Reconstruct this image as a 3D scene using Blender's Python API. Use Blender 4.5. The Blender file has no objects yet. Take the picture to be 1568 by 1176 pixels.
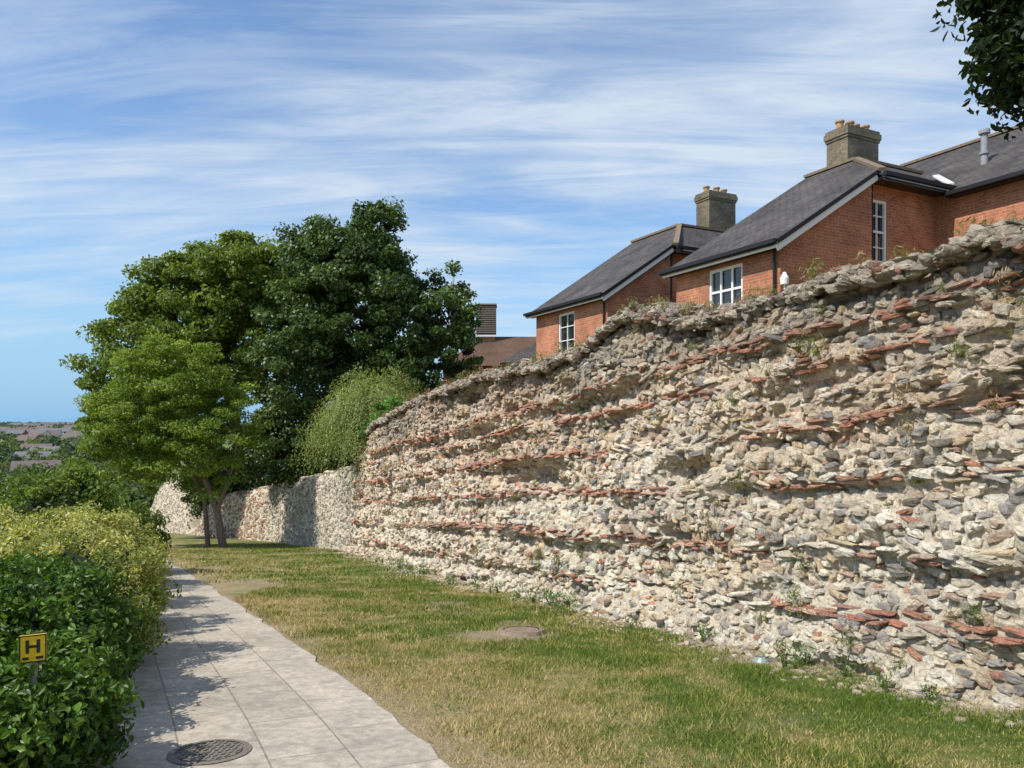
import bpy, bmesh, math, random
import numpy as np
from mathutils import Vector, Matrix
rng=np.random.default_rng(7); random.seed(7)
scene=bpy.context.scene
scene.view_settings.view_transform='Standard'
try: scene.view_settings.look='None'
except Exception: pass
scene.view_settings.exposure=0

# ------------------------------------------------------------ helpers
def hash2(i,j,k=0):
    n=(i.astype(np.int64)*374761393+j.astype(np.int64)*668265263+int(k)*974711)&0x7fffffff
    n=((n^(n>>13))*1274126177)&0x7fffffff
    n=n^(n>>16)
    return (n&0xffff)/65535.0
def vnoise(x,y,k=0):
    x=np.asarray(x,float); y=np.asarray(y,float)
    x,y=np.broadcast_arrays(x,y)
    i=np.floor(x); j=np.floor(y); fx=x-i; fy=y-j
    fx=fx*fx*(3-2*fx); fy=fy*fy*(3-2*fy)
    i=i.astype(np.int64); j=j.astype(np.int64)
    a=hash2(i,j,k);b=hash2(i+1,j,k);c=hash2(i,j+1,k);d=hash2(i+1,j+1,k)
    return ((a*(1-fx)+b*fx)*(1-fy)+(c*(1-fx)+d*fx)*fy)*2-1
def fnoise(x,y,k=0,o=3):
    s=0;a=1.;f=1.
    for q in range(o):
        s=s+a*vnoise(np.asarray(x)*f,np.asarray(y)*f,k+q*7); a*=.5; f*=2.1
    return s
def nrm(a): return a/np.maximum(np.linalg.norm(a,axis=-1,keepdims=True),1e-9)

def mesh_np(name,V,F,mat,col=None,parent=None,smooth=False,uv=None):
    V=np.ascontiguousarray(V,dtype=np.float32).reshape(-1,3); F=np.ascontiguousarray(F,dtype=np.int32)
    me=bpy.data.meshes.new(name); n,k=F.shape
    me.vertices.add(len(V)); me.vertices.foreach_set('co',V.ravel())
    me.loops.add(n*k); me.loops.foreach_set('vertex_index',F.ravel())
    me.polygons.add(n); me.polygons.foreach_set('loop_start',np.arange(0,n*k,k,dtype=np.int32))
    me.update(calc_edges=True)
    me.polygons.foreach_set('use_smooth',np.full(n,smooth,dtype=bool))
    if col is not None:
        c=np.ones((len(V),4),np.float32); c[:,:3]=col
        at=me.attributes.new('Col','FLOAT_COLOR','POINT'); at.data.foreach_set('color',c.ravel())
    if uv is not None:
        l=me.uv_layers.new(name='UVMap'); l.data.foreach_set('uv',np.ascontiguousarray(uv[F.ravel()],dtype=np.float32).ravel())
    me.materials.append(mat)
    o=bpy.data.objects.new(name,me); scene.collection.objects.link(o)
    if parent: o.parent=parent
    return o
def empty(name,loc=(0,0,0),rz=0):
    e=bpy.data.objects.new(name,None); e.location=loc; e.rotation_euler=(0,0,rz); e.empty_display_size=.3
    scene.collection.objects.link(e); return e
class MB:
    def __init__(s): s.v=[];s.f=[];s.uv=[]
    def poly(s,pts,uvs=None):
        b=len(s.v); s.v+=[tuple(p) for p in pts]; s.f.append(tuple(range(b,b+len(pts))))
        s.uv+= [tuple(u) for u in (uvs if uvs else [(p[0]+p[1],p[2]) for p in pts])]
    def obox(s,c,ax,ay,az,hx,hy,hz):
        c=Vector(c);ax=Vector(ax).normalized()*hx;ay=Vector(ay).normalized()*hy;az=Vector(az).normalized()*hz
        P=lambda i,j,k:c+ax*i+ay*j+az*k
        for q in ([(-1,-1,-1),(1,-1,-1),(1,-1,1),(-1,-1,1)],[(1,1,-1),(-1,1,-1),(-1,1,1),(1,1,1)],
                  [(1,-1,-1),(1,1,-1),(1,1,1),(1,-1,1)],[(-1,1,-1),(-1,-1,-1),(-1,-1,1),(-1,1,1)],
                  [(-1,-1,1),(1,-1,1),(1,1,1),(-1,1,1)],[(-1,1,-1),(1,1,-1),(1,-1,-1),(-1,-1,-1)]):
            pts=[P(*t) for t in q]
            s.poly(pts)
    def box(s,x0,x1,y0,y1,z0,z1):
        s.obox(((x0+x1)/2,(y0+y1)/2,(z0+z1)/2),(1,0,0),(0,1,0),(0,0,1),(x1-x0)/2,(y1-y0)/2,(z1-z0)/2)
    def beam(s,p0,p1,w,h):
        p0=Vector(p0);p1=Vector(p1);d=p1-p0; a=d.normalized()
        side=a.cross(Vector((0,0,1)))
        if side.length<1e-3: side=Vector((1,0,0))
        side.normalize(); up=side.cross(a)
        s.obox((p0+p1)/2,a,side,up,d.length/2,w/2,h/2)
    def cyl(s,c,r0,r1,z0,z1,n=14,cap=True):
        A=[(c[0]+r0*math.cos(2*math.pi*i/n),c[1]+r0*math.sin(2*math.pi*i/n),z0) for i in range(n)]
        B=[(c[0]+r1*math.cos(2*math.pi*i/n),c[1]+r1*math.sin(2*math.pi*i/n),z1) for i in range(n)]
        for i in range(n):
            j=(i+1)%n; s.poly([A[i],A[j],B[j],B[i]])
        if cap: s.poly(B); s.poly(A[::-1])
    def build(s,name,mat,parent=None):
        me=bpy.data.meshes.new(name); me.from_pydata(s.v,[],s.f); me.update()
        l=me.uv_layers.new(name='UVMap')
        u=[]
        for p in me.polygons:
            for vi in p.vertices: u+=s.uv[vi]
        l.data.foreach_set('uv',u)
        me.materials.append(mat)
        o=bpy.data.objects.new(name,me); scene.collection.objects.link(o)
        if parent: o.parent=parent
        return o

# ------------------------------------------------------------ materials
def newmat(name,rough=.8):
    m=bpy.data.materials.new(name); m.use_nodes=True; nt=m.node_tree
    b=nt.nodes['Principled BSDF']; b.inputs['Roughness'].default_value=rough
    b.inputs['Specular IOR Level'].default_value=.3
    return m,nt,b
def N(nt,t,**k):
    n=nt.nodes.new(t)
    for a,v in k.items():
        if a in n.inputs.keys(): n.inputs[a].default_value=v
        else: setattr(n,a,v)
    return n
def L(nt,a,b): nt.links.new(a,b)
def noise(nt,scale,detail=4,rough=.6,vec=None,dist=0):
    n=N(nt,'ShaderNodeTexNoise'); n.inputs['Scale'].default_value=scale; n.inputs['Detail'].default_value=detail
    n.inputs['Roughness'].default_value=rough; n.inputs['Distortion'].default_value=dist
    if vec is not None: L(nt,vec,n.inputs['Vector'])
    return n.outputs['Fac']
def ramp(nt,fac,stops):
    r=N(nt,'ShaderNodeValToRGB'); e=r.color_ramp.elements
    while len(e)<len(stops): e.new(.5)
    for i,(p,c) in enumerate(stops):
        e[i].position=p; e[i].color=(c,c,c,1) if not hasattr(c,'__len__') else (*c,1)
    L(nt,fac,r.inputs['Fac']); return r.outputs['Color']
def mixc(nt,fac,a,b,mode='MIX'):
    m=N(nt,'ShaderNodeMix'); m.data_type='RGBA'; m.blend_type=mode
    for s,i in ((fac,0),(a,6),(b,7)):
        if hasattr(s,'is_linked') : L(nt,s,m.inputs[i])
        elif hasattr(s,'__len__'): m.inputs[i].default_value=(*s,1)
        else: m.inputs[i].default_value=s
    return m.outputs[2]
def math_(nt,op,a,b=0.,clamp=False):
    m=N(nt,'ShaderNodeMath'); m.operation=op; m.use_clamp=clamp
    for s,i in ((a,0),(b,1)):
        if hasattr(s,'is_linked'): L(nt,s,m.inputs[i])
        else: m.inputs[i].default_value=s
    return m.outputs[0]
def bump(nt,b,h,strength,dist):
    n=N(nt,'ShaderNodeBump'); n.inputs['Strength'].default_value=strength; n.inputs['Distance'].default_value=dist
    L(nt,h,n.inputs['Height']); L(nt,n.outputs[0],b.inputs['Normal'])
def pos(nt): return N(nt,'ShaderNodeNewGeometry').outputs['Position']
def attr(nt,name='Col'):
    a=N(nt,'ShaderNodeAttribute'); a.attribute_name=name; return a.outputs['Color']

def mat_leaf(name,trans=.3,rough=.5):
    m,nt,b=newmat(name,rough); c=attr(nt)
    L(nt,c,b.inputs['Base Color'])
    t=N(nt,'ShaderNodeBsdfTranslucent'); tc=mixc(nt,1.,c,(1.6,1.5,.5),'MULTIPLY'); L(nt,tc,t.inputs['Color'])
    mx=N(nt,'ShaderNodeMixShader'); mx.inputs[0].default_value=trans
    L(nt,b.outputs[0],mx.inputs[1]); L(nt,t.outputs[0],mx.inputs[2]); L(nt,mx.outputs[0],nt.nodes['Material Output'].inputs[0])
    return m
M_leaf=mat_leaf('leaf',.35); M_leafgloss=mat_leaf('leaf_glossy',.25,.42)
def mat_plain(name,c,rough=.8,nscale=20,amt=.25,bmp=.1,metal=0):
    m,nt,b=newmat(name,rough); b.inputs['Metallic'].default_value=metal
    f=noise(nt,nscale,5,.6,pos(nt)); r=ramp(nt,f,[(.25,1-amt),(.75,1+amt)])
    L(nt,mixc(nt,1.,c,r,'MULTIPLY'),b.inputs['Base Color'])
    if bmp: bump(nt,b,f,bmp,.02)
    return m
M_bark=mat_plain('bark',(.18,.145,.11),.9,14,.5,.6)
M_white=mat_plain('white_paint',(.80,.80,.78),.5,8,.05,0)
M_black=mat_plain('black_gutter',(.02,.02,.022),.4,8,.1,0)
M_pot=mat_plain('terracotta_pot',(.42,.25,.12),.8,12,.3,.1)
M_lead=mat_plain('lead_grey',(.3,.3,.31),.5,9,.15,.05)
M_core=mat_plain('dark_shade_hull',(.014,.022,.008),1,6,.5,.3)
M_concrete=mat_plain('kerb_concrete',(.36,.32,.27),.9,16,.3,.4)
M_ridge=mat_plain('ridge_tile',(.20,.15,.10),.9,10,.35,.3)
M_yellow=mat_plain('sign_yellow',(.75,.5,.02),.45,8,.05,0)
M_glass,nt,b=newmat('window_glass',.04); b.inputs['Base Color'].default_value=(.02,.025,.03,1); b.inputs['Specular IOR Level'].default_value=.9

def mat_stone():
    m,nt,b=newmat('rubble_stone',.95); p=pos(nt); c=attr(nt)
    f1=noise(nt,3.,5,.6,p); f2=noise(nt,26,6,.7,p); f3=noise(nt,110,3,.7,p)
    c=mixc(nt,1.,c,ramp(nt,f1,[(.3,.9),(.7,1.22)]),'MULTIPLY')
    c=mixc(nt,1.,c,ramp(nt,f2,[(.32,.62),(.5,1.08),(.68,1.4)]),'MULTIPLY')
    c=mixc(nt,1.,c,ramp(nt,f3,[(.3,.88),(.7,1.2)]),'MULTIPLY')
    L(nt,c,b.inputs['Base Color'])
    h=math_(nt,'ADD',f2,math_(nt,'MULTIPLY',f3,.5)); bump(nt,b,h,1.,.045)
    return m
M_stone=mat_stone()
def mat_brick(name,c1,c2,mortar,bw=.225,rh=.075,ms=.008,bmp=.4,rough=.9,dirt=.35,gamt=.25):
    m,nt,b=newmat(name,rough); uv=N(nt,'ShaderNodeUVMap').outputs[0]
    t=N(nt,'ShaderNodeTexBrick'); L(nt,uv,t.inputs['Vector']); t.inputs['Scale'].default_value=1
    t.inputs['Brick Width'].default_value=bw; t.inputs['Row Height'].default_value=rh; t.inputs['Mortar Size'].default_value=ms
    t.inputs['Mortar Smooth'].default_value=.2; t.inputs['Bias'].default_value=0
    t.inputs['Color1'].default_value=(*c1,1); t.inputs['Color2'].default_value=(*c2,1); t.inputs['Mortar'].default_value=(*mortar,1)
    p=pos(nt); f=noise(nt,.9,5,.6,p); g=noise(nt,14,5,.65,p)
    c=mixc(nt,1.,t.outputs['Color'],ramp(nt,f,[(.3,1-dirt),(.7,1+dirt*.6)]),'MULTIPLY')
    c=mixc(nt,1.,c,ramp(nt,g,[(.3,1-gamt),(.7,1+gamt)]),'MULTIPLY')
    if name=='paving_slab':
        g2=noise(nt,95,4,.75,p); c=mixc(nt,1.,c,ramp(nt,g2,[(.3,.78),(.7,1.2)]),'MULTIPLY')
        g3=noise(nt,3.4,6,.7,p,.6); c=mixc(nt,ramp(nt,g3,[(.46,0.),(.64,.55)]),c,(.25,.215,.165))
        g4=noise(nt,22,4,.7,p,.3); c=mixc(nt,ramp(nt,g4,[(.62,0.),(.70,.6)]),c,(.20,.18,.14))
    L(nt,c,b.inputs['Base Color'])
    h=math_(nt,'ADD',math_(nt,'MULTIPLY',t.outputs['Fac'],-1.),math_(nt,'MULTIPLY',g,.5)); bump(nt,b,h,bmp,.01)
    return m
M_brick=mat_brick('red_brick',(.52,.20,.10),(.40,.135,.07),(.42,.30,.22))
M_chim=mat_brick('stock_brick',(.25,.20,.125),(.14,.12,.085),(.17,.15,.12))
M_slate=mat_brick('roof_slate',(.105,.09,.08),(.068,.062,.056),(.025,.023,.022),.25,.16,.009,.8,.75,.45,.35)
M_tile=mat_brick('brown_tile',(.17,.095,.06),(.13,.07,.05),(.04,.03,.02),.2,.12,.01,.6,.9,.3)
M_pave=mat_brick('paving_slab',(.51,.445,.355),(.43,.375,.295),(.26,.22,.165),.92,.5,.007,.3,.9,.18)
def mat_ground(blade=False):
    m,nt,b=newmat('grass_blades' if blade else 'ground_grass',.9); p=pos(nt); a=attr(nt)
    sep=N(nt,'ShaderNodeSeparateColor'); L(nt,a,sep.inputs[0])
    f=math_(nt,'ADD',math_(nt,'MULTIPLY',noise(nt,.6,5,.65,p,.6),.95),math_(nt,'MULTIPLY',noise(nt,3.6,4,.7,p),.5))
    f=math_(nt,'ADD',f,math_(nt,'SUBTRACT',sep.outputs[0],.175))
    if blade:
        f=math_(nt,'ADD',f,math_(nt,'MULTIPLY',math_(nt,'SUBTRACT',sep.outputs[2],.5),.4))
        c=ramp(nt,f,[(.42,(.12,.19,.025)),(.54,(.22,.26,.045)),(.66,(.43,.36,.13)),(.88,(.57,.44,.22))])
        c=mixc(nt,1.,c,ramp(nt,sep.outputs[2],[(0,.65),(1,1.35)]),'MULTIPLY')
        t=N(nt,'ShaderNodeBsdfTranslucent'); L(nt,c,t.inputs['Color']); L(nt,c,b.inputs['Base Color'])
        mx=N(nt,'ShaderNodeMixShader'); mx.inputs[0].default_value=.3
        L(nt,b.outputs[0],mx.inputs[1]); L(nt,t.outputs[0],mx.inputs[2]); L(nt,mx.outputs[0],nt.nodes['Material Output'].inputs[0])
        return m
    g=noise(nt,35,5,.7,p); h=noise(nt,160,3,.7,p)
    c=ramp(nt,f,[(.42,(.10,.14,.025)),(.54,(.17,.19,.045)),(.66,(.33,.27,.12)),(.88,(.45,.35,.19))])
    soil=mixc(nt,g,(.24,.17,.11),(.5,.39,.27))
    c=mixc(nt,sep.outputs[1],c,soil)
    c=mixc(nt,1.,c,ramp(nt,g,[(.3,.65),(.7,1.35)]),'MULTIPLY'); c=mixc(nt,1.,c,ramp(nt,h,[(.3,.75),(.7,1.25)]),'MULTIPLY')
    L(nt,c,b.inputs['Base Color']); bump(nt,b,math_(nt,'ADD',g,h),.7,.03)
    return m
M_ground=mat_ground(); M_blade=mat_ground(True)

# ------------------------------------------------------------ layout curves (metres; eye level is z=0, ground at the camera is -1.6)
wy=np.array([-6,.5,6.06,7.33,9.,11.4,14.6,17.9,21,26,28.3,32,36,40,44,50,57.])
wx=np.array([9.9,6.85,4.19,3.6,2.91,1.69,.2,-1.33,-2.67,-4.95,-5.95,-8.3,-10.9,-13.9,-17.6,-22,-28.])
ty=np.array([-6,6.06,6.66,7.33,8.,9.,10.1,10.9,11.4,12.2,12.6,13.3,14.6,17.9,21,24,26,27.2,27.7,28.3,32,36,41,44,46,47.5,49,50,53,55,57])
tz=np.array([1.7,1.58,1.59,1.5,1.5,1.38,1.36,1.6,1.68,1.42,1.22,1.14,1.1,.93,.62,.2,-.15,-.45,-1.0,-1.75,-2.3,-2.95,-3.8,-4.4,-5.2,-7,-7.4,-4.9,-4.4,-4.8,-7.2])
Yd=np.linspace(-6,57,2521); Xd=np.interp(Yd,wy,wx); ker=np.hanning(61);ker/=ker.sum()
Xd=np.convolve(np.pad(Xd,30,mode='reflect',reflect_type='odd'),ker,'valid')
Sd=np.concatenate([[0],np.cumsum(np.hypot(np.diff(Xd),np.diff(Yd)))])
Tx=np.gradient(Xd,Sd);Ty=np.gradient(Yd,Sd)
low_y=np.array([-60,0,75,110,300,600,1000,1500,4000.]); low_z=np.array([5.6,-1.6,-10.6,-13.5,-14.5,-13.5,-8.5,-7,-6.])
pl_y=np.array([-60,-5,12,15,18,22,26,28,36,44,56,80,110,300,600,1000,1500,4000.])
pl_z=np.array([5.8,1.2,.9,.6,.3,-.1,-.9,-2.4,-3.6,-5.0,-7.6,-11.2,-13.5,-14.5,-13.5,-8.5,-7,-6.])
def base_z(X,Y):
    z=np.interp(Y,low_y,low_z)
    return z
def lawnbump(X,Y): return 0.035*vnoise(X*.5,Y*.5,3)+.012*vnoise(X*2.1,Y*2.1,4)
ry=np.array([-4,0,4.58,5.86,8.67,12.15,17.4,24.5,31,40,54.])
rx=np.array([3.7,1.83,-.38,-1.0,-2.52,-4.44,-7.44,-11.6,-15.2,-19.8,-27.])
def pathR(Y): return np.interp(Y,ry,rx)
def ground(X,Y):
    X=np.asarray(X,float);Y=np.asarray(Y,float)
    z=base_z(X,Y); d=(X-np.interp(Y,Yd,Xd))*.895
    pr=(X-pathR(Y))*.88
    m=np.clip((pr-.1)/.6,0,1)*(Y<70)+np.clip((-pr-2.6)/.6,0,1)*(Y<70)
    z=z+lawnbump(X,Y)*m
    t=np.clip((d-.35)/.7,0,1); t=t*t*(3-2*t)
    return z*(1-t)+np.maximum(np.interp(Y,pl_y,pl_z),z)*t

# ground sheet
ax=np.unique(np.round(np.concatenate([np.linspace(-3000,-200,18),np.linspace(-200,-40,22),np.arange(-40,16,.28),np.linspace(16,60,40),np.linspace(60,400,12),np.linspace(400,3000,8)]),3))
ay=np.unique(np.round(np.concatenate([np.linspace(-60,-8,14),np.arange(-8,40,.28),np.linspace(40,80,60),np.linspace(80,300,30),np.linspace(300,3600,30)]),3))
GX,GY=np.meshgrid(ax,ay); GZ=ground(GX,GY)
far=np.hypot(GX,GY)>90; GZ=GZ+far*fnoise(GX/120,GY/120,5)*1.2
V=np.stack([GX,GY,GZ],-1).reshape(-1,3)
nx,ny=len(ax),len(ay); I=np.arange(nx*ny).reshape(ny,nx)
F=np.stack([I[:-1,:-1],I[:-1,1:],I[1:,1:],I[1:,:-1]],-1).reshape(-1,4)
SOIL=[(-.05,9.35,.75,.35),(2.55,7.75,.42,.28)]
def dryf(X,Y):
    pr=(X-pathR(Y))*.88; d=(X-np.interp(Y,Yd,Xd))*.895
    dry=.16*np.exp(-np.clip(pr,0,9)/.8)+ .03*(pr<1.5) -.05*np.exp(-((d+1.3)/.8)**2)
    soil=np.exp(-(np.clip(-d,0,9)/.46)**2)*.95*(d<.6)
    for (cx,cy,a,b_) in SOIL:
        r=((X-cx)/a)**2+((Y-cy)/b_)**2; soil=np.maximum(soil,np.clip(1.4-r,0,1)*.95)
    soil=np.maximum(soil,np.clip(1.-np.abs(pr-.1)/.3,0,1)*.6*(pr>-.3))
    soil=np.maximum(soil,np.clip(fnoise(X*1.1,Y*1.1,121,3)-.5,0,.6)*(pr>0)*1.3)
    return dry,soil
dr,so=dryf(V[:,0],V[:,1]); fm=np.hypot(V[:,0],V[:,1])>90
dr=np.where(fm,-.1,dr); so=np.where(fm,0,so)
mesh_np('ground',V,F,M_ground,np.stack([dr,so,np.full(len(dr),.5)],-1),smooth=True)

# path
py=np.concatenate([np.arange(-4,30,.25),np.arange(30,54,1.)]); pxr=pathR(py)
kk=np.hanning(13);kk/=kk.sum(); pxs=np.convolve(np.pad(pxr,6,mode='reflect',reflect_type='odd'),kk,'valid')
tx=np.gradient(pxs);ty_=np.gradient(py);ln=np.hypot(tx,ty_);tx/=ln;ty_/=ln
al=np.concatenate([[0],np.cumsum(np.hypot(np.diff(pxs),np.diff(py)))])
W=2.05; rowsV=[];uvs=[]
for w in np.linspace(0,W,6):
    wob=.05*vnoise(al*2.3,al*0,9)+.03*vnoise(al*7,al*0,19) if w==0 else 0
    X=pxs-ty_*w+wob; Y=py+tx*w; rowsV.append(np.stack([X,Y,base_z(X,Y)+.012],-1)); uvs.append(np.stack([al,np.full_like(al,w)],-1))
V=np.array(rowsV); n=len(py); I=np.arange(6*n).reshape(6,n)
F=np.stack([I[:-1,:-1],I[:-1,1:],I[1:,1:],I[1:,:-1]],-1).reshape(-1,4)
mesh_np('paved_path',V,F,M_pave,uv=np.array(uvs).reshape(-1,2))
LX=(pxs-ty_*W); LY=py+tx*W
def pathL(Y): return np.interp(Y,LY,LX)
kb=MB()
yy=4.0
while yy<24:
    y2=yy+.9; a=np.array([pathL(yy)-.075,yy]); c=np.array([pathL(y2)-.075,y2]); 
    kb.beam((a[0],a[1],base_z(0,a[1])+.0),(c[0]+.01,c[1]-.02,base_z(0,c[1])+.0+random.uniform(-.01,.01)),.13,.14); yy=y2
kb.build('kerb_stones',M_concrete)

# manhole in path
def sl(y): return -1.6-.12*y
def ring(mb,c,r0,r1,dz0,dz1,n=32,dome=None):
    base=(lambda x,y:sl(y)) if dome is None else dome
    def P(r,i,dz):
        x=c[0]+r*math.cos(2*math.pi*i/n);y=c[1]+r*math.sin(2*math.pi*i/n); return (x,y,base(x,y)+dz)
    for i in range(n): mb.poly([P(r0,i,dz0),P(r1,i,dz1),P(r1,i+1,dz1),P(r0,i+1,dz0)])
mh=MB(); c0=(-1.98,4.85)
ring(mh,c0,.0,.2,.02,.02); ring(mh,c0,.215,.26,.022,.018); ring(mh,c0,.2,.215,.014,.014)
for i in range(-5,6):
    for j in range(-5,6):
        x=i*.036;y=j*.036
        if math.hypot(x,y)<.185:
            cy=c0[1]+y
            mh.obox((c0[0]+x,cy,sl(cy)+.023),(1,(1 if (i+j)%2 else -1),0),(-(1 if (i+j)%2 else -1),1,0),(0,0,1),.013,.005,.004)
M_iron=mat_plain('cast_iron',(.19,.16,.13),.7,30,.35,.3)
mh.build('manhole_cover',M_iron)
gz=lambda x,y:float(ground(np.array([x]),np.array([y]))[0])
mh=MB(); c0=(.12,9.55); zz_=gz(*c0); dm=lambda x,y:zz_-.12*(y-c0[1])
ring(mh,c0,0,.22,.035,.035,dome=dm);ring(mh,c0,.22,.235,.02,.02,dome=dm);ring(mh,c0,.235,.30,.04,.035,dome=dm);ring(mh,c0,.30,.34,.035,-.03,dome=dm)
mh.build('inspection_cover',mat_plain('weathered_iron',(.24,.18,.13),.9,12,.4,.4))
mh=MB(); c0=(2.6,7.7); zl_=gz(*c0); dm=lambda x,y:zl_-.12*(y-c0[1]); ring(mh,c0,0,.065,.04,.04,16,dm);ring(mh,c0,.065,.10,.045,.0,16,dm)
mh.build('ground_light_lens',mat_plain('lens_glass',(.22,.27,.25),.3,12,.3,0))

# ------------------------------------------------------------ the old rubble wall
bm=bmesh.new(); bmesh.ops.create_cube(bm,size=2); bmesh.ops.subdivide_edges(bm,edges=bm.edges[:],cuts=2,use_grid_fill=True)
TV=np.array([v.co[:] for v in bm.verts]); TF=np.array([[v.index for v in f.verts] for f in bm.faces]); bm.free()
TVs=nrm(TV)*1.25; TV=TV*.5+TVs*.5
def stones(C,A,B_,Cz,half,col,jit=.16,pcol=.06):
    n=len(C); T=np.repeat(TV[None],n,0)
    T=T+rng.normal(0,jit*.55,(n,len(TV),3))
    sk=rng.normal(0,.22,(n,1)); T[:,:,0]+=sk*T[:,:,2]
    tp=1+rng.normal(0,.2,(n,1))*T[:,:,0]; T[:,:,2]*=tp
    T=T*half[:,None,:]
    V=C[:,None,:]+T[:,:,0:1]*A[:,None,:]+T[:,:,1:2]*B_[:,None,:]+T[:,:,2:3]*Cz[:,None,:]
    F=(TF[None]+(np.arange(n)*len(TV))[:,None,None]).reshape(-1,4)
    c=np.repeat(col[:,None,:],len(TV),1)*(1+rng.normal(0,pcol,(n,len(TV),1)))
    return V.reshape(-1,3),F,np.clip(c,0.01,.82).reshape(-1,3)
def atS(s):
    return np.interp(s,Sd,Xd),np.interp(s,Sd,Yd),np.interp(s,Sd,Tx),np.interp(s,Sd,Ty)
def topH(s):
    X,Y,_,_=atS(s); return np.interp(Y,ty,tz)-base_z(X,Y)+.06*vnoise(s*1.6,s*0,31)+.045*vnoise(s*5,s*0,32)
BANDS=[.52,1.15,1.85,2.5,3.1,3.5]
def bandwave(s,h): return .05*vnoise(s*.35,0*s,int(h*10))
def surf(s,v):
    X,Y,_,_=atS(s); H=topH(s)
    lowpart=(Y>28.2)
    o=.28*(1-np.clip(v/4.,0,1))+.22*np.exp(-np.clip(v,0,9)/.25)*(~lowpart)
    a=.14*fnoise(s*.55,v*1.0,41,3)+.05*vnoise(s*1.9,v*4.2,45)+.028*vnoise(s*5.,v*10,46)
    hole=-.26*np.clip(fnoise(s*.8+3,v*1.9,51,2)-.45,0,.8)*2
    hole=hole-.14*np.clip(vnoise(s*1.7+5,v*5.5,53)-.52,0,.4)*3
    bb=0
    for h in BANDS:
        e=v-h+bandwave(s,h)
        st=np.clip(.55+.9*vnoise(s*.45,0*s,int(h*10)+3),0,1)
        bb=bb+(.07*np.exp(-((e-.07)/.10)**2)-.15*np.exp(-((e+.13)/.10)**2))*st
    o=o+np.where(lowpart,.25*a,a+hole+bb)
    o=o-.30*np.exp(-np.clip(H-v,0,9)/.22)
    return o
def wpos(s,v,extra=0.):
    X,Y,tx_,ty__=atS(s); nx_=-ty__;ny_=tx_
    o=surf(s,v)+extra
    return np.stack([X+nx_*o,Y+ny_*o,base_z(X,Y)+v],-1)
sg=np.concatenate([np.arange(0,9,.3),np.arange(9,40,.05),np.arange(40,Sd[-1],.25)]); nv=110
rows=[]
vr=np.linspace(0,1,nv)
Hs=topH(sg); X,Y,tx_,ty__=atS(sg); nx_=-ty__;ny_=tx_
for q in vr: 
    v=-.3+(Hs+.3)*q; rows.append(wpos(sg,v,-.010+.028*vnoise(sg*15,v*19,49)+.015*vnoise(sg*7,v*27,48)))
TH=1.5
for q in np.linspace(0.12,1,9):
    e=-q*TH; z=base_z(X,Y)+Hs+.10*vnoise(sg*2.3,q*5+sg*0,61)+.10*math.sin(q*3.1)
    rows.append(np.stack([X+nx_*e,Y+ny_*e,z],-1))
for q in (.3,1.):
    e=-TH-.05; rows.append(np.stack([X+nx_*e,Y+ny_*e,base_z(X,Y)+Hs*(1-q)-.3*q],-1))
V=np.array(rows); R,Cn=V.shape[:2]; I=np.arange(R*Cn).reshape(R,Cn)
F=np.stack([I[:-1,:-1],I[1:,:-1],I[1:,1:],I[:-1,1:]],-1).reshape(-1,4)
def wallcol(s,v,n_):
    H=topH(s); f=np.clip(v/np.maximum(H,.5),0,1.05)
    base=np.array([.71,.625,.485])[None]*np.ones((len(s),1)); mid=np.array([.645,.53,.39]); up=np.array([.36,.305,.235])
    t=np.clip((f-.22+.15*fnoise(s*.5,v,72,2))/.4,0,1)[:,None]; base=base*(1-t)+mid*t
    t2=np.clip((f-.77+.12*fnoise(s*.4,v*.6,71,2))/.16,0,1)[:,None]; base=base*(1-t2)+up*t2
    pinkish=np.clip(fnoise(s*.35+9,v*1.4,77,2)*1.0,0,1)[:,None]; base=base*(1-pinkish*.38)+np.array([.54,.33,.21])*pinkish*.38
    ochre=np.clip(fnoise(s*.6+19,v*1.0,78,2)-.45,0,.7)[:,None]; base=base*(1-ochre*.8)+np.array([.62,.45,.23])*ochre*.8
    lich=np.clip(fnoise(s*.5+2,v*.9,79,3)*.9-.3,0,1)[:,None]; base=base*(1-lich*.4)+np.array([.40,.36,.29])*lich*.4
    return base
SS=np.tile(sg,R); VV=np.concatenate([(-.3+(Hs+.3)*q) for q in vr]+[Hs*1.02]*9+[Hs*.5]*2)
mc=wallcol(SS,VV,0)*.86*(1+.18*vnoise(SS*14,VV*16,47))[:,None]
lowm=(np.interp(SS,Sd,Yd)>28.2); mc[lowm]=np.array([.56,.49,.38])
wall=empty('ruined_stone_wall')
mesh_np('mortar_core',V,F,M_stone,mc,parent=wall)
Ss=[];Vs=[];Ls=[];Hh=[];Kd=[]
s0=np.interp(4.2,Yd,Sd); s1=np.interp(28.2,Yd,Sd); s2=Sd[-1]-.1
v=-.05
while v<5.6:
    bnd=[h for i,h in enumerate(BANDS) if h-.02<=v<h+(.13 if i%2 else .09)]
    tile=len(bnd)>0
    h=.042 if tile else random.uniform(.042,.080)
    s=s0+random.uniform(0,.1)
    while s<s1:
        yfac=1.0 if s<s0+14 else 1.2
        if tile: l=random.uniform(.10,.36)
        else: l=max(.045,random.gauss(.125,.055))*yfac
        Ss.append(s+l/2);Vs.append(v+h/2);Ls.append(l);Hh.append(h);Kd.append(bnd[0] if tile else 0)
        s+=l*random.uniform(.98,1.25)
    v+=h*(1.0)
Ss=np.array(Ss);Vs=np.array(Vs);Ls=np.array(Ls);Hh=np.array(Hh);Kd=np.array(Kd)
bw_=np.zeros(len(Ss))
for h in BANDS: bw_=np.where(np.abs(Kd-h)<.01,-bandwave(Ss,h),bw_)
Kd=((Kd>0)&(rng.random(len(Kd))<np.clip(.6+.8*vnoise(Ss*.6,Vs*2.2,95),.06,.94))).astype(int)
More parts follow.
